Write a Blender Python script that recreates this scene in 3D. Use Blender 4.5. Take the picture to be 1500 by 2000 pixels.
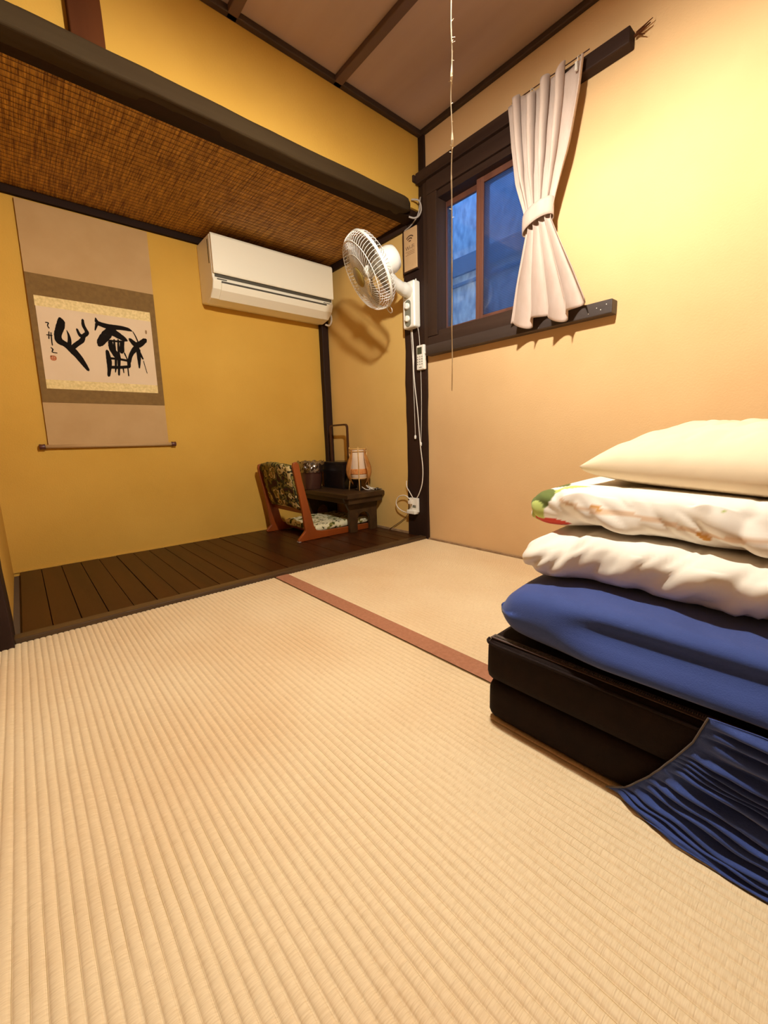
import bpy, bmesh, math, random
from mathutils import Vector, Matrix, noise
random.seed(7)
PI = math.pi
SC = bpy.context.scene
for o in list(bpy.data.objects):
    bpy.data.objects.remove(o, do_unlink=True)
COL = SC.collection

# ------------------------------------------------------------------ camera
FPX, YAW, PIT, ROL = 813.68, 0.7126, -0.1723, -0.0309
CAM = Vector((-1.7729, -1.6604, 0.5854))
fw = Vector((math.sin(YAW)*math.cos(PIT), math.cos(YAW)*math.cos(PIT), math.sin(PIT)))
rt = Vector((math.cos(YAW), -math.sin(YAW), 0)); up = rt.cross(fw)
r2 = rt*math.cos(ROL) + up*math.sin(ROL); u2 = r2.cross(fw)
cd = bpy.data.cameras.new('camera'); cam = bpy.data.objects.new('camera', cd); COL.objects.link(cam)
cd.sensor_fit = 'HORIZONTAL'; cd.sensor_width = 36; cd.lens = 36*FPX/1500
cd.clip_start = .02
cam.matrix_world = Matrix(((r2.x, u2.x, -fw.x, CAM.x), (r2.y, u2.y, -fw.y, CAM.y), (r2.z, u2.z, -fw.z, CAM.z), (0, 0, 0, 1)))
SC.camera = cam
# ------------------------------------------------------------------ world: dusk sky, only outside the window
w = bpy.data.worlds.new('world'); SC.world = w; w.use_nodes = True
w.node_tree.nodes['Background'].inputs[0].default_value = (.16, .42, 1, 1)
w.node_tree.nodes['Background'].inputs[1].default_value = 4.5
SC.view_settings.view_transform = 'Standard'; SC.view_settings.look = 'None'
SC.view_settings.gamma = 1; SC.view_settings.exposure = 0.0
SC.view_settings.use_curve_mapping = False
LAMP = Vector((-1.05, -1.06, 1.70)); LAMP_STRENGTH = 2740; LAMP_COL = (1, .95, .84, 1)

# ------------------------------------------------------------------ helpers
def tag(o, label=None, cat=None, group=None, kind=None):
    if label: o['label'] = label
    if cat: o['category'] = cat
    if group: o['group'] = group
    if kind: o['kind'] = kind
    return o
def thing(name, loc, label, cat, group=None):
    o = bpy.data.objects.new(name, None); COL.objects.link(o); o.location = loc
    o.empty_display_size = .05
    return tag(o, label, cat, group)

class MB:
    def __init__(s): s.v = []; s.f = []
    def add(s, vs, fs):
        b = len(s.v); s.v += [tuple(p) for p in vs]; s.f += [tuple(i+b for i in f) for f in fs]; return s
    def box(s, lo, hi):
        x0, y0, z0 = lo; x1, y1, z1 = hi
        return s.add([(x0,y0,z0),(x1,y0,z0),(x1,y1,z0),(x0,y1,z0),(x0,y0,z1),(x1,y0,z1),(x1,y1,z1),(x0,y1,z1)],
                     [(0,3,2,1),(4,5,6,7),(0,1,5,4),(1,2,6,5),(2,3,7,6),(3,0,4,7)])
    def prism(s, poly, d, base=(0,0,0), close=True):
        """poly: list of 3D points, extruded by vector d"""
        n = len(poly); d = Vector(d); a = [Vector(p)+Vector(base) for p in poly]; b = [p+d for p in a]
        fs = [(i, (i+1) % n, n+(i+1) % n, n+i) for i in range(n)]
        fs += [tuple(range(n))[::-1], tuple(range(n, 2*n))]
        return s.add(a+b, fs)
    def tube(s, pts, r, n=6, caps=True, closed=False):
        pts = [Vector(p) for p in pts]; N = len(pts)
        rr = r if isinstance(r, (list, tuple)) else [r]*N
        t0 = (pts[1]-pts[0]).normalized()
        nv = t0.orthogonal().normalized(); vs = []; fs = []
        for i, p in enumerate(pts):
            if closed: t = (pts[(i+1) % N]-pts[i-1])
            else: t = pts[min(i+1, N-1)]-pts[max(i-1, 0)]
            t = t.normalized() if t.length > 1e-9 else t0
            nv = (nv - t*nv.dot(t)); nv = nv.normalized() if nv.length > 1e-6 else t.orthogonal().normalized()
            b = t.cross(nv)
            for k in range(n):
                a = 2*PI*k/n; vs.append(p+(nv*math.cos(a)+b*math.sin(a))*rr[i])
        for i in range(N if closed else N-1):
            j = (i+1) % N
            for k in range(n):
                l = (k+1) % n; fs.append((i*n+k, i*n+l, j*n+l, j*n+k))
        if caps and not closed: fs += [tuple(range(n))[::-1], tuple(range((N-1)*n, N*n))]
        return s.add(vs, fs)
    def lathe(s, prof, o=(0,0,0), ax=(0,0,1), n=24, sx=1, sy=1):
        """prof: (radius, height) along axis"""
        o = Vector(o); ax = Vector(ax).normalized()
        u = ax.orthogonal().normalized() if abs(ax.z) < .999 else Vector((1,0,0)); v = ax.cross(u)
        vs = []; fs = []
        for r, h in prof:
            for k in range(n):
                a = 2*PI*k/n; vs.append(o+ax*h+u*(r*math.cos(a)*sx)+v*(r*math.sin(a)*sy))
        for i in range(len(prof)-1):
            for k in range(n):
                l = (k+1) % n; fs.append((i*n+k, i*n+l, (i+1)*n+l, (i+1)*n+k))
        if prof[0][0] > 1e-6: fs.append(tuple(range(n))[::-1])
        if prof[-1][0] > 1e-6: fs.append(tuple(range((len(prof)-1)*n, len(prof)*n)))
        return s.add(vs, fs)
    def grid(s, nu, nv, fn):
        vs = [fn(i/(nu-1), j/(nv-1)) for j in range(nv) for i in range(nu)]
        fs = [(j*nu+i, j*nu+i+1, (j+1)*nu+i+1, (j+1)*nu+i) for j in range(nv-1) for i in range(nu-1)]
        return s.add(vs, fs)
    def build(s, name, m, parent=None, smooth=False, bevel=0, seg=2, solid=0, kind=None, label=None):
        me = bpy.data.meshes.new(name); me.from_pydata(s.v, [], s.f)
        bm = bmesh.new(); bm.from_mesh(me)
        bmesh.ops.remove_doubles(bm, verts=bm.verts, dist=1e-6)
        bmesh.ops.recalc_face_normals(bm, faces=bm.faces); bm.to_mesh(me); bm.free()
        me.materials.append(m)
        o = bpy.data.objects.new(name, me); COL.objects.link(o)
        if parent is not None:
            o.parent = parent; o.matrix_parent_inverse = Matrix.Translation(-wloc(parent))
        if solid:
            d = o.modifiers.new('solid', 'SOLIDIFY'); d.thickness = solid; d.offset = 0
        if bevel:
            b = o.modifiers.new('bevel', 'BEVEL'); b.width = bevel; b.segments = seg; b.limit_method = 'ANGLE'; b.angle_limit = .6
        if smooth:
            for p in me.polygons: p.use_smooth = True
        if kind: o['kind'] = kind
        if label: o['label'] = label
        return o
def wloc(o):
    p = Vector(o.location)
    while o.parent is not None:
        if o.type == 'MESH': return Vector(o.parent_world)
        o = o.parent
    return p
# all meshes are modelled in world coordinates; a parent Empty sits at the base of its thing
def wloc(o):
    return Vector(o.location) if o.type == 'EMPTY' else Vector((0, 0, 0))
def box(name, lo, hi, m, parent=None, bevel=.002, **k):
    return MB().box(lo, hi).build(name, m, parent, bevel=bevel, **k)
def smoothpts(pts, n=6):
    P = [Vector(p) for p in pts]; out = []
    for i in range(len(P)-1):
        a, b, c, d = P[max(i-1,0)], P[i], P[i+1], P[min(i+2,len(P)-1)]
        for k in range(n):
            t = k/n
            out.append(.5*((2*b)+(c-a)*t+(2*a-5*b+4*c-d)*t*t+(3*b-a-3*c+d)*t**3))
    out.append(P[-1]); return out
def lerp(a, b, t): return a+(b-a)*t
def sstep(a, b, x):
    t = min(max((x-a)/(b-a), 0), 1); return t*t*(3-2*t)
def interp(tab, x):
    if x <= tab[0][0]: return tab[0][1]
    for (a, p), (b, q) in zip(tab, tab[1:]):
        if x <= b: return p+(q-p)*(x-a)/(b-a)
    return tab[-1][1]
def fbm(x, y, z, o=3): return noise.fractal(Vector((x, y, z)), 1.0, 2.0, o)

# ------------------------------------------------------------------ materials
def M(name, col, rough=.6, var=None, scale=5.0, stretch=(1,1,1), bump=0, bscale=60, bstretch=None, spec=.5, metal=0, alpha=1, coat=0, sheen=0, detail=4, sub=0):
    m = bpy.data.materials.new(name); m.use_nodes = True; nt = m.node_tree; b = nt.nodes['Principled BSDF']
    b.inputs['Base Color'].default_value = (*col, 1); b.inputs['Roughness'].default_value = rough
    b.inputs['Specular IOR Level'].default_value = spec; b.inputs['Metallic'].default_value = metal
    b.inputs['Alpha'].default_value = alpha; b.inputs['Coat Weight'].default_value = coat
    b.inputs['Sheen Weight'].default_value = sheen
    tc = nt.nodes.new('ShaderNodeTexCoord')
    if var:
        mp = nt.nodes.new('ShaderNodeMapping'); mp.inputs['Scale'].default_value = stretch
        nt.links.new(tc.outputs['Object'], mp.inputs[0])
        n = nt.nodes.new('ShaderNodeTexNoise'); n.inputs['Scale'].default_value = scale; n.inputs['Detail'].default_value = detail
        nt.links.new(mp.outputs[0], n.inputs['Vector'])
        r = nt.nodes.new('ShaderNodeValToRGB'); r.color_ramp.elements[0].position = .3; r.color_ramp.elements[1].position = .7
        r.color_ramp.elements[0].color = (*var, 1); r.color_ramp.elements[1].color = (*col, 1)
        nt.links.new(n.outputs['Fac'], r.inputs[0]); nt.links.new(r.outputs[0], b.inputs['Base Color'])
    if bump:
        mp = nt.nodes.new('ShaderNodeMapping'); mp.inputs['Scale'].default_value = bstretch or stretch
        nt.links.new(tc.outputs['Object'], mp.inputs[0])
        n = nt.nodes.new('ShaderNodeTexNoise'); n.inputs['Scale'].default_value = bscale; n.inputs['Detail'].default_value = 3
        nt.links.new(mp.outputs[0], n.inputs['Vector'])
        bp = nt.nodes.new('ShaderNodeBump'); bp.inputs['Strength'].default_value = bump; bp.inputs['Distance'].default_value = .002
        nt.links.new(n.outputs['Fac'], bp.inputs['Height']); nt.links.new(bp.outputs[0], b.inputs['Normal'])
    return m
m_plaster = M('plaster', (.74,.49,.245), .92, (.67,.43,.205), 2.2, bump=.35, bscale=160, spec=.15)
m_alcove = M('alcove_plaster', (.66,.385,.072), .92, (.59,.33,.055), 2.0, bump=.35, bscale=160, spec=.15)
m_post = M('post_wood', (.030,.013,.008), .6, (.018,.008,.005), 14, (1,1,.06), bump=.4, bscale=50, spec=.2)
m_wood = M('dark_wood', (.056,.030,.018), .6, (.030,.014,.008), 14, (1,1,.06), bump=.4, bscale=50, spec=.18)
m_woodx = M('dark_wood_level', (.030,.013,.007), .7, (.018,.008,.004), 14, (.06,1,1), bump=.4, bscale=50, spec=.12)
m_woody = M('dark_wood_deep', (.052,.028,.018), .6, (.026,.012,.008), 14, (1,.06,1), bump=.4, bscale=50, spec=.18)
m_strut = M('reddish_wood', (.10,.030,.008), .8, (.065,.018,.005), 12, (1,1,.06), bump=.3, spec=.1)
m_plank = M('floor_plank', (.056,.015,.003), .38, (.030,.009,.003), 16, (1,.05,1), bump=.3, bscale=40, spec=.22)
m_sill = M('alcove_sill_wood', (.11,.06,.022), .4, (.035,.015,.006), 12, (.06,1,1), bump=.4, bscale=40)
m_ceil = M('ceiling_board', (.50,.36,.28), .55, (.40,.27,.20), 5, (1,.08,1), bump=.2, spec=.4)
m_batten = M('ceiling_batten', (.15,.085,.055), .6, (.10,.05,.03), 10, (1,.06,1))
m_crown = M('ceiling_edge', (.055,.028,.014), .6, (.035,.017,.008), 8)
m_mouldg = M('pale_edge_strip', (.42,.27,.14), .8, (.25,.14,.06), 20)
m_sash = M('sash_wood', (.17,.062,.035), .55, (.09,.03,.018), 14, (1,1,.08), bump=.3)
m_white = M('ivory_plastic', (.86,.83,.74), .35, spec=.5)
m_cream = M('cream_plastic', (.93,.87,.70), .4, spec=.5)
m_gapdk = M('grille_dark', (.07,.06,.04), .6)
m_greypl = M('grey_plastic', (.20,.20,.15), .4)
m_wire = M('guard_wire', (.88,.85,.78), .3)
m_cable = M('white_cable', (.80,.74,.64), .5)
m_brownc = M('brown_cable', (.16,.08,.03), .5)
m_greyc = M('grey_cable', (.35,.30,.26), .5)
m_lcd = M('lcd', (.055,.065,.04), .2)
m_ink = M('ink', (.010,.007,.005), .9, spec=.1)
m_seal = M('seal_red', (.45,.13,.04), .8)
m_paper = M('scroll_paper', (.74,.56,.37), .9, (.70,.52,.33), 6)
m_silk = M('brown_silk', (.215,.118,.028), .85, (.17,.09,.02), 60)
m_back = M('scroll_backing', (.52,.33,.145), .9, (.47,.29,.12), 8)
m_broc = M('gold_brocade', (.82,.62,.26), .6, (.62,.44,.15), 90, detail=2)
m_rod = M('scroll_rod', (.10,.03,.02), .4)
m_tan = M('tan_board', (.60,.38,.19), .7, (.55,.34,.16), 20)
m_print = M('brown_print', (.10,.05,.02), .8)
m_printl = M('faint_print', (.30,.17,.07), .8)
m_chairw = M('chair_wood', (.30,.060,.006), .4, (.20,.038,.004), 10, (1,1,.12), spec=.5)
m_bench = M('bench_wood', (.066,.033,.011), .45, (.036,.016,.006), 16, (1,.1,1), spec=.3)
m_lacq = M('black_lacquer', (.014,.009,.008), .22, spec=.6)
m_handle = M('handle_wood', (.05,.015,.010), .35)
m_bin = M('bin_brown', (.085,.032,.020), .25, spec=.6)
m_rattan = M('rattan', (.52,.24,.06), .5, (.34,.13,.03), 30)
m_bamboo = M('bamboo', (.72,.44,.15), .5, (.5,.27,.08), 30)
m_shade = M('lantern_paper', (.80,.62,.45), .85, (.74,.55,.38), 18, (1,1,.2), detail=2)
m_shadeo = M('lantern_orange', (.62,.18,.03), .8, (.70,.32,.10), 110, detail=1)
m_navy = M('navy_cotton', (.035,.065,.24), .75, (.028,.052,.20), 9, bump=.25, bscale=500, sheen=.25, spec=.2)
m_sheet = M('cream_white_cotton', (.86,.80,.70), .85, (.82,.75,.64), 5, bump=.3, bscale=25, sheen=.1, spec=.2)
m_pill = M('cream_pillow', (.80,.66,.46), .85, (.77,.62,.42), 3, bump=.35, bscale=30, spec=.2)
m_black = M('black_mesh_fabric', (.014,.006,.004), .8, (.009,.004,.003), 30, bump=.3, bscale=700, spec=.15)
m_zip = M('zip_grey', (.16,.12,.09), .5, (.04,.03,.02), 300)
m_curt = M('curtain_linen', (.54,.42,.35), .85, (.49,.37,.30), 40, (1,1,.3), bump=.3, bscale=300, spec=.2, sheen=.1)
m_heri = M('mat_border', (.44,.185,.095), .8, (.36,.14,.065), 90, bump=.4, bscale=300)
m_string = M('pull_string', (.75,.62,.40), .7)
m_stucco = M('outside_stucco', (.74,.76,.80), .9, (.30,.34,.42), 34, (1,1,.45), bump=1, bscale=60)
m_beam = M('outside_beam', (.10,.16,.26), .8)
m_under = M('underfloor', (.10,.06,.03), .8)

def mat_emit(name, col, s):
    m = bpy.data.materials.new(name); m.use_nodes = True; nt = m.node_tree; nt.nodes.clear()
    e = nt.nodes.new('ShaderNodeEmission'); e.inputs[0].default_value = col; e.inputs[1].default_value = s
    o = nt.nodes.new('ShaderNodeOutputMaterial'); nt.links.new(e.outputs[0], o.inputs[0]); return m
m_bulb = mat_emit('bulb_glow', LAMP_COL, LAMP_STRENGTH)

def mat_glass(name, tint, trans, gloss=.06, rough=.05, ribs=0):
    """thin pane: see-through + scattering + a little gloss"""
    m = bpy.data.materials.new(name); m.use_nodes = True; nt = m.node_tree; nt.nodes.clear(); L = nt.links.new
    t = nt.nodes.new('ShaderNodeBsdfTransparent'); t.inputs[0].default_value = (*tint, 1)
    d = nt.nodes.new('ShaderNodeBsdfTranslucent'); d.inputs[0].default_value = (*tint, 1)
    g = nt.nodes.new('ShaderNodeBsdfGlossy'); g.inputs['Roughness'].default_value = rough
    a = nt.nodes.new('ShaderNodeMixShader'); a.inputs[0].default_value = trans
    b = nt.nodes.new('ShaderNodeMixShader'); b.inputs[0].default_value = gloss
    L(t.outputs[0], a.inputs[1]); L(d.outputs[0], a.inputs[2]); L(a.outputs[0], b.inputs[1]); L(g.outputs[0], b.inputs[2])
    o = nt.nodes.new('ShaderNodeOutputMaterial'); L(b.outputs[0], o.inputs[0])
    if ribs:
        tc = nt.nodes.new('ShaderNodeTexCoord'); wv = nt.nodes.new('ShaderNodeTexWave'); wv.bands_direction = 'Z'
        wv.inputs['Scale'].default_value = ribs; L(tc.outputs['Object'], wv.inputs[0])
        r = nt.nodes.new('ShaderNodeValToRGB'); r.color_ramp.elements[0].color = (*[c*.6 for c in tint], 1); r.color_ramp.elements[1].color = (*tint, 1)
        L(wv.outputs['Fac'], r.inputs[0]); L(r.outputs[0], t.inputs[0]); L(r.outputs[0], d.inputs[0])
    return m
m_glassL = mat_glass('window_glass', (.85,.9,.95), .12)
m_glassR = mat_glass('ribbed_glass', (.80,.86,.98), .35, ribs=44)
m_milk = mat_glass('milk_glass', (.88,.86,.82), 1.0, 0)
nt_ = m_milk.node_tree; d_ = nt_.nodes.new('ShaderNodeBsdfDiffuse'); d_.inputs[0].default_value = (.88,.86,.82,1)
x_ = nt_.nodes.new('ShaderNodeMixShader'); x_.inputs[0].default_value = .62
nt_.links.new([n for n in nt_.nodes if n.type == 'BSDF_TRANSLUCENT'][0].outputs[0], x_.inputs[1]); nt_.links.new(d_.outputs[0], x_.inputs[2])
nt_.links.new(x_.outputs[0], [n for n in nt_.nodes if n.type == 'OUTPUT_MATERIAL'][0].inputs[0])
m_bag = mat_glass('clear_plastic_bag', (.62,.58,.52), .35, .38, .12)
m_blade = mat_glass('fan_blade_plastic', (.66,.62,.52), .55, .10, .25)

def mat_fabric_print(name, cols, scale, rough=.85, warp=.6):
    m = bpy.data.materials.new(name); m.use_nodes = True; nt = m.node_tree; b = nt.nodes['Principled BSDF']; L = nt.links.new
    b.inputs['Roughness'].default_value = rough; b.inputs['Specular IOR Level'].default_value = .2
    tc = nt.nodes.new('ShaderNodeTexCoord'); n = nt.nodes.new('ShaderNodeTexNoise'); n.inputs['Scale'].default_value = scale
    n.inputs['Detail'].default_value = 2; n.inputs['Roughness'].default_value = .45
    L(tc.outputs['Object'], n.inputs['Vector'])
    r = nt.nodes.new('ShaderNodeValToRGB'); r.color_ramp.interpolation = 'CONSTANT'
    els = r.color_ramp.elements
    els[0].position = 0; els[0].color = (*cols[0][1], 1); els[1].position = cols[1][0]; els[1].color = (*cols[1][1], 1)
    for p, c in cols[2:]:
        e = els.new(p); e.color = (*c, 1)
    L(n.outputs['Fac'], r.inputs[0]); L(r.outputs[0], b.inputs['Base Color']); return m
m_chairback = mat_fabric_print('dark_floral_print', [(0,(.06,.02,.015)),(.40,(.05,.045,.012)),(.46,(.22,.17,.04)),(.52,(.035,.03,.012)),(.56,(.60,.46,.20)),(.62,(.20,.15,.03)),(.70,(.5,.30,.10))], 15)
m_chairseat = mat_fabric_print('pale_floral_print', [(0,(.06,.07,.02)),(.38,(.25,.22,.05)),(.44,(.70,.64,.42)),(.56,(.62,.55,.34)),(.61,(.05,.06,.02)),(.66,(.7,.65,.45))], 22)

def mat_tatami():
    m = bpy.data.materials.new('tatami_rush'); m.use_nodes = True; nt = m.node_tree; b = nt.nodes['Principled BSDF']; L = nt.links.new
    b.inputs['Roughness'].default_value = .62; b.inputs['Specular IOR Level'].default_value = .3
    tc = nt.nodes.new('ShaderNodeTexCoord')
    def noi(sc, st, det=3):
        mp = nt.nodes.new('ShaderNodeMapping'); mp.inputs['Scale'].default_value = st; L(tc.outputs['Object'], mp.inputs[0])
        n = nt.nodes.new('ShaderNodeTexNoise'); n.inputs['Scale'].default_value = sc; n.inputs['Detail'].default_value = det
        L(mp.outputs[0], n.inputs['Vector']); return n
    n1 = noi(1, (60, 700, 60), 2); n2 = noi(2.0, (1, 1, 1), 5)
    r1 = nt.nodes.new('ShaderNodeValToRGB'); r1.color_ramp.elements[0].position = .25; r1.color_ramp.elements[1].position = .6
    r1.color_ramp.elements[0].color = (.74,.545,.31,1); r1.color_ramp.elements[1].color = (.86,.675,.42,1)
    L(n1.outputs['Fac'], r1.inputs[0])
    r2_ = nt.nodes.new('ShaderNodeValToRGB'); r2_.color_ramp.elements[0].position = .35; r2_.color_ramp.elements[1].position = .6
    r2_.color_ramp.elements[0].color = (.93,.86,.80,1); r2_.color_ramp.elements[1].color = (1,1,1,1)
    L(n2.outputs['Fac'], r2_.inputs[0])
    mx = nt.nodes.new('ShaderNodeMix'); mx.data_type = 'RGBA'; mx.blend_type = 'MULTIPLY'; mx.inputs[0].default_value = 1
    L(r1.outputs[0], mx.inputs[6]); L(r2_.outputs[0], mx.inputs[7])
    L(mx.outputs[2], b.inputs['Base Color'])
    # weave: short cross dashes, offset from ridge to ridge, and fine rush strands across the ridges
    sep = nt.nodes.new('ShaderNodeMapping'); sep.inputs['Rotation'].default_value = (0, 0, PI/2); L(tc.outputs['Object'], sep.inputs[0])
    br = nt.nodes.new('ShaderNodeTexBrick'); br.inputs['Scale'].default_value = 1; br.inputs['Brick Width'].default_value = .024
    br.inputs['Row Height'].default_value = .015; br.inputs['Mortar Size'].default_value = .0009; br.inputs['Mortar Smooth'].default_value = 1
    br.inputs['Color1'].default_value = (1,1,1,1); br.inputs['Color2'].default_value = (.8,.8,.8,1); br.inputs['Mortar'].default_value = (0,0,0,1)
    L(sep.outputs[0], br.inputs['Vector'])
    a = nt.nodes.new('ShaderNodeBump'); a.inputs['Strength'].default_value = .35; a.inputs['Distance'].default_value = .0012; L(br.outputs['Color'], a.inputs['Height'])
    c = nt.nodes.new('ShaderNodeBump'); c.inputs['Strength'].default_value = .16; c.inputs['Distance'].default_value = .0012
    L(n1.outputs['Fac'], c.inputs['Height']); L(a.outputs[0], c.inputs['Normal']); L(c.outputs[0], b.inputs['Normal'])
    return m
m_tatami = mat_tatami()
m_reed = M('ceiling_reed', (.72,.39,.07), .6, (.20,.075,.014), 1, (170, 9, 1), bump=.4, bscale=1, bstretch=(300,20,1), detail=5)
# ================================================================== SETTING
H, D, XL = 2.116, .974, -1.864
def S(o): o['kind'] = 'structure'; return o
S(box('floor', (-2.80,-2.15,-.10), (.10,.0,-.045), m_under, bevel=0))
# right wall around the window opening
b = MB(); T = .10; WY0, WY1, WZ0, WZ1 = -.69, -.045, 1.075, 1.865
b.box((0,-2.15,-.1),(T,WY0,H+.05)); b.box((0,WY1,-.1),(T,D+.1,H+.05))
b.box((0,WY0,-.1),(T,WY1,WZ0)); b.box((0,WY0,WZ1),(T,WY1,H+.05))
S(b.build('wall_right', m_plaster))
m_panel = M('brown_panel_wall', (.26,.15,.07), .7, (.20,.11,.05), 6)
S(box('wall_back', (-2.80,-2.25,-.1), (.1,-2.15,H+.05), m_panel, bevel=0))
S(box('wall_left', (-2.90,-2.25,-.1), (-2.80,.12,H+.05), m_panel, bevel=0))
S(box('wall_front', (-2.80,.01,-.1), (-1.95,.11,H+.05), m_plaster, bevel=0))
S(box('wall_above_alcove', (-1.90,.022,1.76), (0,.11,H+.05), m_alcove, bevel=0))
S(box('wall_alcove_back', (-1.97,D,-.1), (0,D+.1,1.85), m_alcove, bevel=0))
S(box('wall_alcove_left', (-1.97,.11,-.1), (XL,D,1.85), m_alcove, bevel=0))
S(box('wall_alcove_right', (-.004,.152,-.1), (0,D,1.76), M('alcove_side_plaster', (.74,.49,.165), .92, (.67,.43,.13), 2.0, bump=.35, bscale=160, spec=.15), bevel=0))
# ceiling: backing, boards, battens, edge mouldings
ceil = S(box('ceiling', (-2.85,-2.2,H+.012), (.05,.06,H+.10), m_under, bevel=0))
bx = [-2.80,-2.36,-1.90,-1.44,-.98,-.52,-.06]
first = None
for i in range(6):
    x0, x1 = bx[i]+.003, bx[i+1]-.003
    box('ceiling_board', (x0,-2.15,H+.002-.0), (x1 if i < 5 else 0,.022,H+.014), m_ceil, ceil, bevel=.002)
for x in bx[1:6]:
    box('ceiling_batten', (x-.019,-2.15,H-.022), (x+.019,.022,H+.002), m_batten, ceil, bevel=.003)
S(box('trim_1', (-1.95,-.004,H-.022), (0,.022,H+.002), m_crown, bevel=.004))
S(box('trim_2', (-.022,-2.15,H-.022), (0,.0,H+.002), m_crown, bevel=.004))
# corner post, alcove-left post, strut above the lintel, slim back-corner post
def rough_post(name, x0, x1, y0, y1, z0, z1, m, amp=.002, seed=0):
    n = 26; bb = MB(); vs = []; fs = []
    for i in range(n):
        z = lerp(z0, z1, i/(n-1)); j = [amp*fbm(seed+k*3.1, z*7, .3) for k in range(4)]
        vs += [(x0+j[0], y0+j[1], z), (x1+j[2], y0+j[1], z), (x1+j[2], y1+j[3], z), (x0+j[0], y1+j[3], z)]
    for i in range(n-1):
        for k in range(4): l = (k+1) % 4; fs.append((i*4+k, i*4+l, i*4+4+l, i*4+4+k))
    fs += [(3,2,1,0), tuple(range(4*n-4, 4*n))]
    return S(bb.add(vs, fs).build(name, m, bevel=.004))
rough_post('trim_3', -.014, .02, -.016, .148, -.04, H, m_post, .004, 1)
rough_post('trim_4', -1.957, -1.858, -.03, .11, -.04, H, m_post, .003, 5)
rough_post('trim_5', -1.490, -1.402, -.004, .03, 1.775, H, m_strut, .001, 9)
rough_post('trim_6', -.055, .0, D-.045, D, 0, 1.72, m_post, .002, 13)
# lintel: worn log, lit front face and darker underside
vs = []; fs = []; n = 70; cs = 24
for i in range(n):
    x = lerp(-1.90, -.088, i/(n-1)); k = i/(n-1)
    for q in range(cs):
        a = 2*PI*q/cs
        cy, cz = math.cos(a), math.sin(a)
        ry = .042*(abs(cy)**.28)*(1 if cy > 0 else -1); rz = .032*(abs(cz)**.30)*(1 if cz > 0 else -1)
        e = 1+.035*fbm(x*4, q*.3, 2)
        if i == n-1: e *= .6
        if i == n-2: e *= .92
        vs.append((x, .034+ry*e, 1.752+rz*e+.004*fbm(x*2, 0, 5)))
for i in range(n-1):
    for q in range(cs): l = (q+1) % cs; fs.append((i*cs+q, i*cs+l, (i+1)*cs+l, (i+1)*cs+q))
fs += [tuple(range(cs))[::-1], tuple(range((n-1)*cs, n*cs))]
S(MB().add(vs, fs).build('trim_7', M('lintel_wood', (.062,.039,.015), .85, (.030,.015,.005), 10, (.08,1,1), bump=.5, bscale=40, spec=.2), smooth=False, bevel=.003))
S(box('trim_8', (-1.90,.035,1.722), (-.0,.115,1.765), m_woodx, bevel=.003))
S(box('trim_9', (-1.864,D-.022,1.708), (0,D,1.742), m_woodx))
S(box('trim_10', (-.022,.11,1.704), (-.003,D,1.75), m_woody))
S(box('trim_11', (XL,.11,1.712), (XL+.02,D,1.742), m_woody))
# woven reed ceiling of the alcove: reeds run front to back, tied by cross threads
pit = .0062; nx = int(1.864/pit); prof = [(0,0),(.3,.8),(.5,1),(.7,.8)]; rows = 46; vs = []; fs = []
jit = [random.uniform(-.0006,.0006) for _ in range(nx+1)]
xs = []
for i in range(nx):
    for p, h in prof: xs.append((i, XL+(i+p)*pit, h))
for j in range(rows):
    y = lerp(.112, D-.002, j/(rows-1)); tie = .4 if j % 3 == 0 else 1
    for i, x, h in xs:
        s_ = .0015*noise.noise(Vector((i*.7, j*.13, 1)))
        vs.append((x+s_, y, 1.7455-(.0024*h*tie+jit[i])))
nn = len(xs)
for j in range(rows-1):
    for i in range(nn-1): fs.append((j*nn+i, j*nn+i+1, (j+1)*nn+i+1, (j+1)*nn+i))
reedc = S(box('ceiling_alcove', (-1.97,.11,1.747), (0,D+.05,1.80), m_under, bevel=0))
o = MB().add(vs, fs).build('woven_reeds', m_reed, reedc, kind='stuff')
tb = MB()
for j in range(0, 30):
    y = .13+j*.0285
    pts = [(XL+.01+k*.061, y+.004*noise.noise(Vector((k*.5, j*2.1, 4))), 1.7425) for k in range(31)]
    tb.tube(pts, .0009, 3)
tb.build('tie_threads', M('tie_thread', (.07,.025,.012), .8), reedc, kind='stuff')
# alcove floor: planks running front to back, front sill, pale foot strips
af = S(box('floor_alcove', (-1.97,.0,-.10), (0,D,-.012), m_under, bevel=0))
edges = [-.012-.0795*i for i in range(24)]
for i in range(23):
    x1 = edges[i]; x0 = edges[i+1]+.0022; dz = random.uniform(-.0012,.0012)
    box('plank', (max(x0,XL),.048,-.012), (x1,D,.006+dz), m_plank, af, bevel=.0015)
vs = []
S(box('trim_12', (-1.858,-.002,-.045), (-.005,.047,.014), m_sill, bevel=.003))
S(box('baseboard_right', (-.010,.150,.004), (-.004,D-.04,.020), m_mouldg, bevel=.002))
S(box('baseboard_window_side', (-.012,-2.12,-.045), (0,-.018,.006), m_mouldg, bevel=.001))
S(box('baseboard_back', (XL,D-.006,.004), (-.055,D,.013), m_alcove, bevel=.001))

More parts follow.
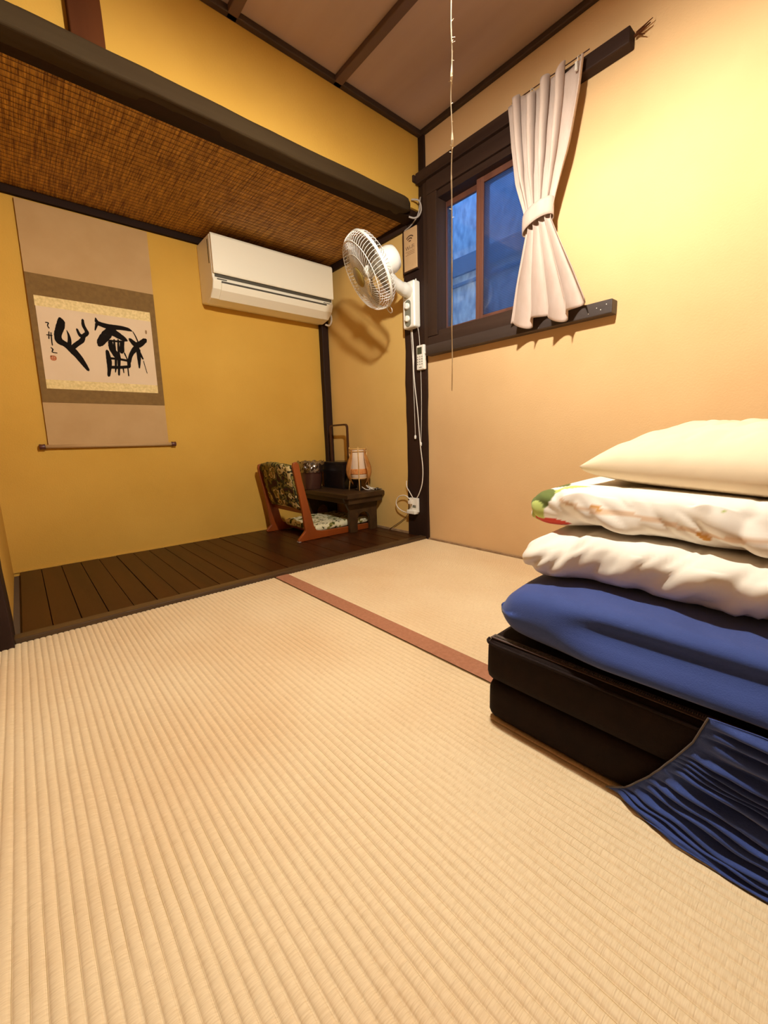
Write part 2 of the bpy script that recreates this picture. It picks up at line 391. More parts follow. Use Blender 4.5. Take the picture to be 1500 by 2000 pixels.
# ------------------------------------------------------------------ window
win = S(bpy.data.objects.new('window_1', None)); COL.objects.link(win); win.location = (0,-.35,1.08)
def wb(name, lo, hi, m, bevel=.002, **k): return box(name, lo, hi, m, win, bevel=bevel, **k)
wb('frame_jamb', (-.030,-.112,1.119), (.10,-.046,1.799), m_wood)
wb('frame_jamb', (-.030,-.69,1.119), (.10,-.628,1.799), m_wood)
wb('frame_jamb', (-.022,-.0445,1.03), (.0,-.014,1.88), m_wood)
wb('frame_head', (-.030,-.69,1.800), (.10,-.046,1.868), m_woody)
wb('frame_head', (-.018,-.628,1.768), (.10,-.112,1.800), m_woody)
wb('frame_sill', (-.018,-.628,1.118), (.10,-.112,1.142), m_woody)
wb('frame_sill', (-.026,-.69,1.075), (.10,-.046,1.118), m_woody)
# ledge board below
wb('ledge_board', (-.048,-.985,1.022), (-.0,-.046,1.072), M('ledge_wood', (.065,.045,.038), .45, (.03,.018,.013), 12, (1,.06,1), bump=.5, bscale=40), .003)
for i, (y, z) in enumerate([(-.93,1.05),(-.965,1.056),(-.945,1.041),(-.90,1.036)]):
    MB().lathe([(.0001,0),(.0016,.0003),(.0016,-.001)], (-.0482,y,z), (-1,0,0), 8).build('nail_head', m_cable, win)
# header rail, longer than the window
wb('header_rail', (-.048,-.99,1.868), (-.0,.012,1.918), m_woody, .004)
wb('header_block', (-.060,.012,1.880), (-.015,.045,1.912), m_woody, .004)
tw = MB()
for a, bb_, r in [((-.02,-.995,1.895),(-.03,-1.045,1.897),.005),((-.02,-1.01,1.892),(-.028,-1.03,1.875),.0025),((-.02,-1.0,1.902),(-.026,-1.05,1.909),.003)]:
    tw.tube([a, tuple(lerp(p, q, .5)+random.uniform(-.001,.001) for p, q in zip(a, bb_)), bb_], [r, r*.8, r*.4], 5)
tw.build('splintered_end', m_strut, win)
# sashes
def sash(y0, y1, x, glass, nm, stile=.032, ty0=None):
    o = wb(nm, (x,y0,1.142), (x+.02,y0+stile,1.768), m_sash)
    wb(nm.replace('stile', 'stile'), (x,y1-(stile if ty0 is None else ty0),1.142), (x+.02,y1,1.768), m_sash)
    wb('sash_rail', (x+.001,y0+stile,1.742), (x+.019,y1-(stile if ty0 is None else ty0),1.768), m_sash)
    wb('sash_rail', (x+.001,y0+stile,1.142), (x+.019,y1-(stile if ty0 is None else ty0),1.166), m_sash)
    return box('pane', (x+.008,y0+stile,1.166), (x+.012,y1-(stile if ty0 is None else ty0),1.742), glass, win, bevel=0)
sash(-.365,-.112,.045, m_glassL, 'sash_stile', .020, .004)
sash(-.628,-.322,.018, m_glassR, 'sash_stile', .036, .040)
# grooves on the meeting stile
wb('stile_bead', (.013,-.345,1.150), (.019,-.339,1.76), m_sash, .001)
# outside: neighbouring wall seen through the panes
ow = S(box('wall_outside', (.55,-2.2,-.1), (.65,1.8,3.2), m_stucco, bevel=0))
box('beam', (.53,-2.2,1.615), (.55,1.8,1.72), m_beam, ow)
box('beam', (.535,-2.2,1.55), (.55,1.8,1.57), m_beam, ow)
box('ledge', (.30,-2.2,.60), (.55,1.8,.66), m_stucco, ow)

# ------------------------------------------------------------------ tatami mats
def mat_surface(name, w, l, root, x0, y1):
    p = .015; n = int(round(w/p)); pr = [(0,0),(.10,.60),(.28,.93),(.5,1),(.72,.93),(.90,.60)]
    xs = [((i+a)*p, h, i) for i in range(n) for a, h in pr]+[(n*p, 0, n)]; sc = w/(n*p)
    rows = 150; vs = []; fs = []
    for j in range(rows):
        y = -l*j/(rows-1)
        for x, h, i in xs:
            wv = .0007*noise.noise(Vector((i*.35, y*5, 2)))+.0004*noise.noise(Vector((i*3.1, y*30, 6)))
            hh = .0030*h*(1+.35*noise.noise(Vector((i*2.3, y*38, 9))))
            vs.append((x0+x*sc+wv, y1+y, -.0032+hh+.0006*noise.noise(Vector((x*5, y*5, 1)))))
    m_ = len(xs)
    for j in range(rows-1):
        for i in range(m_-1): fs.append((j*m_+i, j*m_+i+1, (j+1)*m_+i+1, (j+1)*m_+i))
    return MB().add(vs, fs).build(name, m_tatami, root, smooth=True)
for k, (x0, x1, lab) in enumerate([(-.988,-.013,'straw tatami mat along the window wall, under the bedding, with a brown cloth border'),
        (-1.965,-.990,'straw tatami mat filling the foreground, left of the brown border strip'),
        (-2.795,-1.967,'straw tatami mat at the far left, beside the alcove post')]):
    r = thing('tatami_mat', ((x0+x1)/2, -1.0, -.045), lab, 'tatami mat', 'tatami mats on the floor')
    bw = .062
    box('core', (x0,-2.10,-.045), (x1,-.004,-.003), M('mat_core', (.5,.34,.15), .9), r, bevel=.001)
    mat_surface('woven_surface', x1-x0-bw-.001, 2.095, r, x0+bw, -.0045)
    MB().grid(9, 80, lambda a, b_: (x0+.0006+a*(bw-.0006), -.0045-2.095*b_, .0006+.0012*math.sin(PI*a)**.4+.0006*noise.noise(Vector((a*2, b_*30, k))))).build('cloth_border', m_heri, r, smooth=True)
    st = MB()
# ================================================================== THINGS
# ---- pendant lamp with its long pull string
lamp = thing('pendant_lamp', (LAMP.x, LAMP.y, H-.0), 'ceiling pendant bulb under an unseen, added round white shade, with a long knotted pull string', 'lamp')
MB().lathe([(.045,0),(.045,-.014),(.03,-.026),(.006,-.03)], (LAMP.x,LAMP.y,H), n=20).build('ceiling_rose', m_cream, lamp, smooth=True)
MB().tube([(LAMP.x,LAMP.y,H-.028),(LAMP.x,LAMP.y,LAMP.z+.085)], .003, 6).build('flex', m_brownc, lamp)
MB().lathe([(.008,.087),(.019,.080),(.021,.037),(.017,.035)], LAMP, n=16).build('socket', m_cream, lamp, smooth=True)
MB().lathe([(.0001,-.036),(.014,-.033),(.025,-.022),(.031,-.006),(.031,.006),(.026,.018),(.018,.030),(.016,.037)], LAMP, n=14).build('bulb', m_bulb, lamp, smooth=True)
MB().lathe([(.022,.080),(.050,.074),(.085,.055),(.112,.009),(.110,.008),(.083,.051),(.048,.070),(.022,.076)], LAMP, n=36).build('shade', m_milk, lamp, smooth=True)  # unseen shade, added to hold back the bulb's upward light
sp = []; rr = []
sx, sy = -1.028, -1.042
for i in range(150):
    z = 1.71-(1.71-.687)*i/149
    kn = max(0, noise.noise(Vector((1, 2, z*26))))**1.5
    sp.append(Vector((sx+.0016*noise.noise(Vector((z*14, 0, 3))), sy+.0016*noise.noise(Vector((0, z*14, 8))), z)))
    rr.append(.0011+.0035*kn*(1 if z > 1.1 else .45))
MB().tube([(LAMP.x+.018,LAMP.y+.002,LAMP.z+.05),(sx,sy,LAMP.z+.04)]+[q for q in sp[1:] if q.z < LAMP.z+.03], ([.0012,.0012]+rr[1:])[:2+len([q for q in sp[1:] if q.z < LAMP.z+.03])], 5).build('pull_string', m_string, lamp)
tf = MB()
for i in range(34):
    z = random.choice([1.5,1.42,1.36,1.33,1.28,1.22,1.15,1.05])+random.uniform(-.02,.02); a = random.uniform(0,2*PI); l = random.uniform(.003,.008)
    tf.tube([(sx,sy,z),(sx+l*math.cos(a),sy+l*math.sin(a),z+random.uniform(-.003,.003))], [.0007,.0003], 3)
tf.build('string_fray', m_string, lamp, kind='stuff')

# ---- hanging scroll
sc = thing('hanging_scroll', (-1.38,D-.012,.60), 'hanging scroll with bold black brush calligraphy on the alcove wall', 'scroll')
def xl(z): return -1.652+(z-.6)*.019
def xr(z): return -1.114+(z-.6)*.012
def panel(nm, z0, z1, ins0, ins1, y, m, th=.0012, nu=4):
    n = 14
    def fn(a, b_):
        z = lerp(z0, z1, b_); return (lerp(xl(z)+ins0, xr(z)-ins1, a), y+.002*math.sin(z*9)*a*0, z)
    return MB().grid(nu, n, fn).build(nm, m, sc, solid=th)
panel('backing', .605, 1.700, 0, 0, D-.0125, m_back, .0016)
panel('silk_mount', .811, 1.392, 0, 0, D-.0142, m_silk)
panel('brocade_band', 1.250, 1.296, .022, .027, D-.0156, m_broc)
panel('brocade_band', .876, .918, .024, .027, D-.0156, m_broc)
panel('paper', .918, 1.250, .024, .027, D-.0156, m_paper)
MB().tube([(-1.675,D-.013,.600),(-1.089,D-.013,.597)], .0095, 12).build('roller', m_back, sc, smooth=True)
for x in (-1.689, -1.076):
    s_ = 1 if x < -1.2 else -1
    MB().lathe([(.010,0),(.0135,.002),(.012,.012),(.0135,.022),(.012,.024)], (x,D-.015,.600 if x < -1.2 else .597), (s_,0,0), 14).build('roller_knob', m_rod, sc, smooth=True)
STROKES = [[(-1.5298,1.2041,0.0078),(-1.5269,1.1864,0.0131),(-1.5376,1.1567,0.0131),(-1.55,1.1268,0.0107),(-1.5469,1.0989,0.0122),(-1.5306,1.0928,0.0105),(-1.5116,1.0786,0.0107),(-1.4995,1.0634,0.0126),(-1.4811,1.0403,0.0109),(-1.4635,1.0084,0.0092),(-1.4459,0.9737,0.0052)],[(-1.5105,1.1544,0.0011),(-1.5046,1.1328,0.0039),(-1.5048,1.1041,0.0064),(-1.5116,1.0786,0.0071)],[(-1.4393,1.2138,0.004),(-1.4409,1.1868,0.0059),(-1.4325,1.1672,0.0056),(-1.4273,1.1512,0.0071),(-1.4474,1.1361,0.0074),(-1.4519,1.1147,0.0083),(-1.4777,1.0949,0.0082),(-1.5061,1.0668,0.0089)],[(-1.4686,1.1663,0.0033),(-1.4627,1.1424,0.0051),(-1.4547,1.1351,0.0073)],[(-1.3842,1.2306,0.0019),(-1.3814,1.208,0.008),(-1.3543,1.1993,0.0093),(-1.3241,1.195,0.0103),(-1.2845,1.1985,0.0085),(-1.2448,1.1953,0.0074),(-1.2293,1.1886,0.0021)],[(-1.3819,1.2037,0.0057),(-1.3935,1.1705,0.0019)],[(-1.3167,1.1918,0.0119),(-1.344,1.158,0.0167),(-1.371,1.1246,0.0155),(-1.3833,1.1018,0.0096)],[(-1.3262,1.1776,0.0158),(-1.2971,1.1599,0.0121),(-1.2673,1.1418,0.0094),(-1.2558,1.1366,0.0021)],[(-1.3346,1.1248,0.0075),(-1.333,1.0903,0.0099),(-1.3183,1.0656,0.012),(-1.3075,1.0403,0.0081)],[(-1.2812,1.1269,0.0081),(-1.2891,1.0775,0.0092)],[(-1.3157,1.1358,0.0028),(-1.3201,1.083,0.0056)],[(-1.2977,1.138,0.0028),(-1.3043,1.0671,0.0044),(-1.2994,1.0411,0.0032)],[(-1.3399,1.1284,0.0039),(-1.3088,1.1279,0.0036),(-1.2727,1.1301,0.0041)],[(-1.3539,1.0771,0.0055),(-1.3507,1.0405,0.0094),(-1.3516,1.0011,0.0083),(-1.3615,0.9519,0.0047)],[(-1.3467,1.0409,0.0043),(-1.3035,1.0407,0.0044),(-1.2637,1.0356,0.0046)],[(-1.3521,0.9966,0.0055),(-1.3086,0.9981,0.0061),(-1.263,1.0065,0.0058)],[(-1.2616,1.0358,0.007),(-1.2633,1.0042,0.0058)],[(-1.2774,1.0743,0.0025),(-1.2642,1.0311,0.0021)],[(-1.3195,1.0392,0.0044),(-1.3244,0.999,0.004),(-1.3296,0.972,0.0016)],[(-1.3055,1.0405,0.0061),(-1.3152,0.9597,0.0032)],[(-1.2921,1.0017,0.0029),(-1.2915,0.9727,0.0016)],[(-1.2701,0.9991,0.0021),(-1.2708,0.9585,0.0021)],[(-1.2444,1.1468,0.0058),(-1.2134,1.1126,0.0127),(-1.171,1.1515,0.0091)],[(-1.2134,1.1126,0.0117),(-1.247,1.0731,0.0071),(-1.2601,1.0314,0.0066)],[(-1.2107,1.0994,0.0081),(-1.2115,1.0496,0.0068),(-1.2156,1.0037,0.0026)],[(-1.2081,1.0862,0.0055),(-1.1931,1.0513,0.003)],[(-1.2254,1.1869,0.0013),(-1.2155,1.1661,0.0021),(-1.2065,1.1359,0.0025)],[(-1.192,1.0423,0.0013),(-1.1813,0.9788,0.0011)],[(-1.5882,1.1794,0.0013),(-1.575,1.1793,0.002),(-1.5833,1.1662,0.0013),(-1.5773,1.1544,0.0017)],[(-1.5913,1.1234,0.0013),(-1.5709,1.1221,0.002)],[(-1.5803,1.1388,0.0014),(-1.5846,1.1063,0.0017)],[(-1.5731,1.1358,0.0014),(-1.5751,1.0955,0.0017),(-1.5754,1.0773,0.0014)],[(-1.5822,1.0665,0.0014),(-1.5741,1.0593,0.0021),(-1.5827,1.0454,0.0017),(-1.5616,1.0436,0.0014)]]
SEAL = [[(-1.5874,1.0275,0.0024),(-1.5691,1.0282,0.0024),(-1.5708,1.01,0.0024),(-1.5884,1.01,0.0024),(-1.5874,1.0275,0.0024)],[(-1.5846,1.0185,0.002),(-1.5727,1.0188,0.0021)],[(-1.5782,1.0285,0.0017),(-1.5796,1.01,0.0017)]]
SEAL_FAINT = [[(-1.162,1.2,0.0035),(-1.1628,1.1855,0.0035)]]
def brush(nm, L, m, y):
    b_ = MB()
    for si, st in enumerate(L):
        P = st; yy = y-.00006*si
        pts = []
        for i in range(len(P)-1):
            a, c = P[i], P[i+1]
            for k in range(5):
                t = k/5; pts.append((lerp(a[0],c[0],t), lerp(a[1],c[1],t), lerp(a[2],c[2],t)))
        pts.append(P[-1])
        n = len(pts)
        sm = [tuple(sum(pts[min(max(i+d,0),n-1)][q] for d in (-2,-1,0,1,2))/5 for q in range(3)) for i in range(n)]
        sm[0] = pts[0]; sm[-1] = pts[-1]
        vs = []
        for i, (x, z, r) in enumerate(sm):
            a, c = sm[max(i-1,0)], sm[min(i+1,n-1)]
            dx, dz = c[0]-a[0], c[1]-a[1]; l = math.hypot(dx, dz) or 1; nx_, nz_ = -dz/l, dx/l
            r = r*1.28*(1+.12*noise.noise(Vector((x*150, z*150, 0))))
            vs += [(x+nx_*r, yy, z+nz_*r), (x-nx_*r, yy, z-nz_*r)]
        b_.add(vs, [(2*i, 2*i+1, 2*i+3, 2*i+2) for i in range(n-1)])
        for e in (0, n-1):
            x, z, r = sm[e]; r *= .9
            b_.add([(x+r*math.cos(q*PI/6), yy-.00002, z+r*math.sin(q*PI/6)) for q in range(12)], [tuple(range(12))])
    me = bpy.data.meshes.new(nm); me.from_pydata(b_.v, [], b_.f); me.materials.append(m)
    o = bpy.data.objects.new(nm, me); COL.objects.link(o); o.parent = sc; o.matrix_parent_inverse = Matrix.Translation(-Vector(sc.location))
brush('calligraphy', STROKES, m_ink, D-.0167)
brush('seal_stamp', SEAL, m_seal, D-.0167)
brush('seal_stamp', SEAL_FAINT, m_printl, D-.0167)

# ---- air conditioner
ac = thing('air_conditioner', (-.45,D,1.385), 'cream wall-mounted air conditioner under the reed ceiling', 'air conditioner')
X0, X1 = -.845, -.062
def acp(pts, nm, m, x0=X0, x1=X1, **k):
    return MB().prism([(x0, y, z) for y, z in pts], (x1-x0,0,0)).build(nm, m, ac, **k)
acp([(D,1.703),(D,1.392),(.90,1.378),(.83,1.392),(.785,1.430),(.768,1.470),(.776,1.486),(.776,1.700)], 'body', m_cream, bevel=.006, smooth=False)
acp([(.777,1.703),(.777,1.506),(.762,1.500),(.757,1.510),(.757,1.690),(.765,1.703)], 'front_panel', m_cream, X0+.002, X1-.002, bevel=.004)
acp([(.777,1.503),(.777,1.487),(.771,1.487),(.771,1.503)], 'gap', m_gapdk, X0+.012, X1-.012, bevel=0)
acp([(.7685,1.459),(.764,1.458),(.780,1.425),(.826,1.388),(.830,1.392),(.787,1.430)], 'louver', m_cream, X0+.045, X1-.055, bevel=.001)
box('louver_slot', (X0+.045,.7630,1.4600), (X1-.055,.774,1.4672), m_gapdk, ac, bevel=0)
box('maker_mark', (X0+.022,.7665,1.4740), (X0+.075,.7745,1.4785), m_gapdk, ac, bevel=0)
for i in range(4): box('indicator', (X1-.075+i*.012,.7645,1.4720), (X1-.068+i*.012,.7735,1.4760), m_greypl, ac, bevel=0)
box('side_vent', (X0-.0006,.80,1.56), (X0,.81,1.68), m_gapdk, ac, bevel=0)
MB().tube(smoothpts([(-.062,.905,1.415),(-.040,.895,1.425),(-.022,.888,1.450),(-.008,.880,1.440),(-.008,.876,1.405),(-.022,.885,1.375),(-.045,.90,1.382)],5), .0065, 8).build('pipe_elbow', m_cable, ac, smooth=True)

# ---- wall fan on the corner post
fan = thing('wall_fan', (-.014,.055,1.17), 'white wall fan with round wire guard on the corner post', 'fan')
MB().prism([(-.064,.018,1.183),(-.064,.018,1.420),(-.064,.108,1.420),(-.064,.108,1.183)], (.050,0,0)).build('mount_box', m_white, fan, bevel=.010, seg=3)
pl = MB().prism([(-.0660, .066+.023*math.cos(a), 1.258+(.046 if math.sin(a) > 0 else -.046)+.023*math.sin(a)) for a in [k*PI/8 for k in range(16)]], (.003,0,0)).build('control_plate', m_greypl, fan, bevel=.001)
for z in (1.294,1.230):
    kn = MB().lathe([(.0165,0),(.0165,.009),(.013,.013),(.0001,.0135)], (-.0655,.066,z), (-1,0,0), 18).build('knob', m_white, fan, smooth=False, bevel=.001)
    box('pointer', (-.0820,.062,z-.014), (-.0780,.070,z+.014), m_white, kn, bevel=.001)
box('brand_plate', (-.0650,.045,1.338), (-.0638,.090,1.345), m_greypl, fan, bevel=0)
FC = Vector((-.330,.060,1.412)); FAZ, FEL = math.radians(156), math.radians(-30)
FA = Vector((math.cos(FEL)*math.cos(FAZ), math.cos(FEL)*math.sin(FAZ), math.sin(FEL)))
FU = FA.cross(Vector((0,0,1))).normalized(); FV = FU.cross(FA)
def fp(r, a, h): return FC+FA*h+FU*(r*math.cos(a))+FV*(r*math.sin(a))
RF = .182
def guard(nm, prof, n, twist=0, rad=.0011):
    b_ = MB()
    for k in range(n):
        a0 = 2*PI*k/n
        b_.tube([fp(r, a0+twist*(1-r/RF), h) for r, h in prof], rad, 4, caps=False)
    return b_.build(nm, m_wire, fan, smooth=True)
guard('front_guard', [(RF,0),(.181,.018),(.174,.038),(.160,.053),(.130,.062),(.090,.066),(.048,.066)], 66, .5, .0013)
guard('rear_guard', [(RF,0),(.180,-.015),(.170,-.032),(.140,-.046),(.095,-.050),(.050,-.050)], 50, 0)
def ring(r, h, rad, n=60): return [fp(r, 2*PI*k/n, h) for k in range(n)]
MB().tube(ring(.160,.053,0), .0020, 6, closed=True).tube(ring(.105,.0650,0), .0013, 5, closed=True).build('guard_ring', m_wire, fan, smooth=True)
MB().tube(ring(.150,-.042,0), .0015, 6, closed=True).build('guard_ring', m_wire, fan, smooth=True)
vs = []; fs = []
pr = [(RF-.002,-.007),(RF+.004,-.007),(RF+.004,.007),(RF-.002,.007)]
for k in range(72):
    for r, h in pr: vs.append(fp(r, 2*PI*k/72, h))
for k in range(72):
    l = (k+1) % 72
    for q in range(4): p_ = (q+1) % 4; fs.append((k*4+q, k*4+p_, l*4+p_, l*4+q))
MB().add(vs, fs).build('rim_band', m_white, fan, smooth=True)
MB().lathe([(.047,.0),(.047,.006),(.040,.010),(.0001,.011)], FC+FA*.062, FA, 28).build('badge', M('badge_olive', (.30,.21,.05), .4), fan, smooth=True)
hub = MB().lathe([(.028,-.02),(.030,.012),(.022,.026),(.0001,.031)], FC, FA, 22).build('hub', m_white, fan, smooth=True)
for k in range(4):
    a0 = 2*PI*k/4+.4
    def bl(a, b_, a0=a0):
        r = lerp(.026, .160, b_); wdt = .50+.62*math.sin(PI*min(b_*.8+.12,1)); an = a0+(a-.5)*wdt*1.25+b_*.35
        return fp(r, an, .016*(a-.5)*2*(-1)+.004)
    MB().grid(12, 10, bl).build('blade', m_blade, fan, smooth=True, solid=.0015)
MB().lathe([(.052,.045),(.062,.040),(.066,.02),(.066,-.030),(.058,-.055),(.036,-.068),(.0001,-.072)], FC-FA*.095, FA, 28).build('motor_housing', m_white, fan, smooth=True)
pv = FC-FA*.105
MB().tube(smoothpts([(-.055,.060,1.368),(-.110,.055,1.372),(-.160,.048,1.380),(pv.x+.005,pv.y,pv.z-.052),(pv.x,pv.y,pv.z-.02)],4), [.034]*5+[.030]*4+[.024]*4+[.022]*4, 14).build('arm', m_white, fan, smooth=True)
MB().tube([fp(.175,-PI/2+.22,-.004), fp(.205,-PI/2+.2,-.006), fp(.216,-PI/2+.12,-.006), fp(.216,-PI/2+.02,-.006), fp(.205,-PI/2-.04,-.006), fp(.175,-PI/2-.05,-.004)], .0022, 6).build('lower_loop', m_wire, fan, smooth=True)
MB().lathe([(.004,0),(.004,.010),(.0001,.014)], (-.036,.030,1.417), n=10).build('top_tab', m_white, fan, smooth=True)
c1 = MB().tube(smoothpts([(-.030,.081,1.19),(-.022,.080,1.05),(-.020,.076,.86),(-.020,.069,.60)],6), .0014, 5).build('pull_cord', m_cable, fan)
MB().lathe([(.003,.02),(.0065,.014),(.0065,0),(.004,-.003)], (-.0205,.069,.585), n=10).build('cord_bead', m_white, c1, smooth=True)
c2 = MB().tube(smoothpts([(-.030,.028,1.19),(-.024,.020,1.10),(-.020,.016,.80),(-.020,.026,.56)],6), .0014, 5).build('pull_cord', m_cable, fan)
MB().lathe([(.003,.02),(.0065,.014),(.0065,0),(.004,-.003)], (-.0205,.026,.545), n=10).build('cord_bead', m_white, c2, smooth=True)
pc = smoothpts([(-.028,.074,1.19),(-.022,.072,1.08),(-.024,.070,.98),(-.022,.064,.88),(-.022,.046,.74),(-.022,.030,.56),(-.022,.012,.42),(-.022,.018,.33),(-.024,.040,.27),(-.026,.062,.235)], 8)
MB().tube(pc, [.0030+.0022*math.exp(-((p.z-1.02)/.035)**2) for p in pc], 6).build('power_cord', m_cable, fan, smooth=True)
MB().tube(smoothpts([(-.034,.100,.215),(-.03,.15,.245),(-.03,.21,.235),(-.03,.238,.195),(-.03,.215,.160),(-.03,.150,.142),(-.034,.110,.160),(-.036,.085,.20)],8), .0032, 6).build('cord_loop', m_cable, fan, smooth=True)
MB().tube(smoothpts([(-.018,.152,.335),(-.02,.150,.300),(-.026,.120,.27),(-.030,.085,.232)],8), .0028, 6).build('plug_lead', m_cable, fan, smooth=True)

# ---- socket outlet on the post
ou = thing('power_outlet', (-.014,.085,.14), 'white power strip with plugs low on the corner post', 'outlet')
box('body', (-.030,.052,.150), (-.012,.122,.236), m_white, ou, bevel=.003)
box('adapter', (-.048,.058,.140), (-.012,.128,.164), m_white, ou, bevel=.005, seg=3)
box('plug', (-.052,.085,.200), (-.030,.112,.222), m_cable, ou, bevel=.004)
box('label', (-.0308,.066,.178), (-.0299,.092,.194), m_greypl, ou, bevel=0)
tag(MB().tube(smoothpts([(-.022,.135,.145),(-.012,.175,.105),(-.012,.235,.065),(-.012,.285,.035),(-.014,.325,.010)],6), .0022, 6).build('brown_cable', m_brownc, smooth=True), 'thin brown cable running from the outlet to the alcove floor', 'cable')

# ---- remote control
rc = thing('remote_control', (-.014,.008,.955), 'white air conditioner remote hanging on the corner post', 'remote')
rb = box('body', (-.036,-.022,.958), (-.015,.036,1.088), m_white, rc, bevel=.006, seg=3)
box('screen', (-.0368,-.006,1.040), (-.0358,.028,1.076), m_lcd, rc, bevel=0)
for i in range(3):
    for j in range(4): box('button', (-.0372,-.010+i*.016,1.024-j*.013), (-.0358,-.003+i*.016,1.029-j*.013), m_greypl if j else m_greyc, rc, bevel=0)
box('maker_mark', (-.0368,-.004,.969), (-.0358,.016,.973), m_greypl, rc, bevel=0)
box('holder_tab', (-.032,-.029,1.038), (-.018,-.021,1.048), m_white, rc, bevel=.002)

# ---- wifi sign board
sg = thing('sign_board', (-.014,.07,1.48), 'small tan wifi notice board hung at the top of the corner post', 'sign')
box('frame_back', (-.030,.022,1.480), (-.014,.132,1.690), m_wood, sg, bevel=.001)
box('board', (-.036,.020,1.485), (-.030,.116,1.688), m_tan, sg, bevel=.001)
fx = -.0364
def flat(nm, quads, m):
    b_ = MB()
    for q in quads: b_.add([(fx, y, z) for y, z in q], [tuple(range(len(q)))])
    return b_.build(nm, m, sg)
qs = []
cy, cz = .070, 1.617
for r0, r1 in ((.008,.014),(.021,.027),(.033,.039)):
    for k in range(10):
        a, c = PI/4+k*PI/20, PI/4+(k+1)*PI/20
        qs.append([(cy+r*math.cos(t), cz+r*math.sin(t)) for r, t in ((r0,a),(r1,a),(r1,c),(r0,c))])
flat('wifi_symbol', qs, m_print)
def text(nm, s, size, y, z, m, parent, x=fx):
    cu = bpy.data.curves.new(nm, 'FONT'); cu.body = s; cu.size = size; cu.align_x = 'CENTER'
    t = bpy.data.objects.new(nm, cu); COL.objects.link(t)
    t.matrix_world = Matrix(((0,0,-1,x),(-1,0,0,y),(0,1,0,z),(0,0,0,1)))
    dg = bpy.context.evaluated_depsgraph_get(); me = bpy.data.meshes.new_from_object(t.evaluated_get(dg)); mw = t.matrix_world.copy()
    bpy.data.objects.remove(t, do_unlink=True); me.transform(mw); me.materials.clear(); me.materials.append(m)
    o = bpy.data.objects.new(nm, me); COL.objects.link(o); o.parent = parent; o.matrix_parent_inverse = Matrix.Translation(-wloc(parent)); return o
text('lettering', 'Wi-Fi', .030, .070, 1.585, m_print, sg)
flat('small_print', [[(.035,z),(.103-(i%2)*.012,z),(.103-(i%2)*.012,z+.003),(.035,z+.003)] for i, z in enumerate((1.576,1.568,1.560))], m_printl)
MB().tube(smoothpts([(-.034,.112,1.690),(-.034,.060,1.700),(-.036,.015,1.722),(-.036,-.002,1.750),(-.030,-.004,1.80),(-.018,.004,1.815)],6), .0035, 7).build('hanging_cord', m_greyc, sg, smooth=True)
tag(MB().tube(smoothpts([(-.075,.015,1.792),(-.048,-.012,1.785),(-.036,-.016,1.750),(-.046,-.012,1.718),(-.065,.004,1.705),(-.09,.02,1.710)],6), .0045, 7).build('cable_loop', m_greyc, smooth=True), 'grey cable loop around the right end of the lintel', 'cable')

# ---- curtain
cu = thing('curtain', (-.08,-.70,1.06), 'pale beige linen curtain tied back at the right of the window', 'curtain')
YL = [(1.045,-.578),(1.20,-.606),(1.32,-.634),(1.40,-.652),(1.48,-.640),(1.60,-.604),(1.75,-.578),(1.90,-.560)]
YR = [(1.045,-.905),(1.08,-.900),(1.20,-.850),(1.32,-.795),(1.42,-.752),(1.48,-.765),(1.62,-.800),(1.80,-.832),(1.95,-.845)]
AM = [(1.045,.034),(1.2,.028),(1.36,.013),(1.43,.009),(1.50,.013),(1.65,.028),(1.85,.036),(1.95,.038)]
def curt(s_, t):
    top = 1.895+.022*math.sin(2*PI*4.5*s_+.6)+.012*math.sin(2*PI*2*s_); bot = 1.052+.018*math.sin(2*PI*2.2*s_+1.1)-.012*s_+.02*max(0,s_-.85)/.15
    z = lerp(bot, top, t); yl, yr, am = interp(YL, z), interp(YR, z), interp(AM, z)
    ph = 2*PI*4.5*s_+.6+1.2*noise.noise(Vector((s_*2, z*1.5, 3)))
    x = -.092+am*math.sin(ph)+.004*noise.noise(Vector((s_*9, z*6, 1)))
    y = lerp(yl, yr, s_)+(.010 if z < 1.42 else .020)*math.cos(ph)*(am/.03)
    return (min(x, -.052), y, z)
MB().grid(150, 70, curt).build('cloth', m_curt, cu, smooth=True, solid=.0016)
def tie(s_, t):
    a = 2*PI*s_; y = -.700+.064*math.cos(a); x = -.088+.030*math.sin(a)*(1.0)
    z = 1.405+.062*t-.030*(y+.70)/.064*.55-.010*math.sin(a)
    return (x-.002*math.sin(t*PI), y, z)
MB().grid(48, 6, tie).build('tieback', m_curt, cu, smooth=True, solid=.003)
for i, s_ in enumerate((.10,.30,.52,.74,.95)):
    y = lerp(-.56,-.84,s_)
    cl = MB(); cl.tube([(-.055+.016*math.cos(a), y, 1.905+.018*math.sin(a)) for a in [q*PI/6 for q in range(-2, 9)]], .0018, 5); cl.box((-.080,y-.004,1.868),(-.072,y+.004,1.895))
    cl.build('clip', m_cable, cu)
MB().tube([(-.053,-.55,1.925),(-.053,-.86,1.925)], .002, 6).build('rod', m_handle, cu)
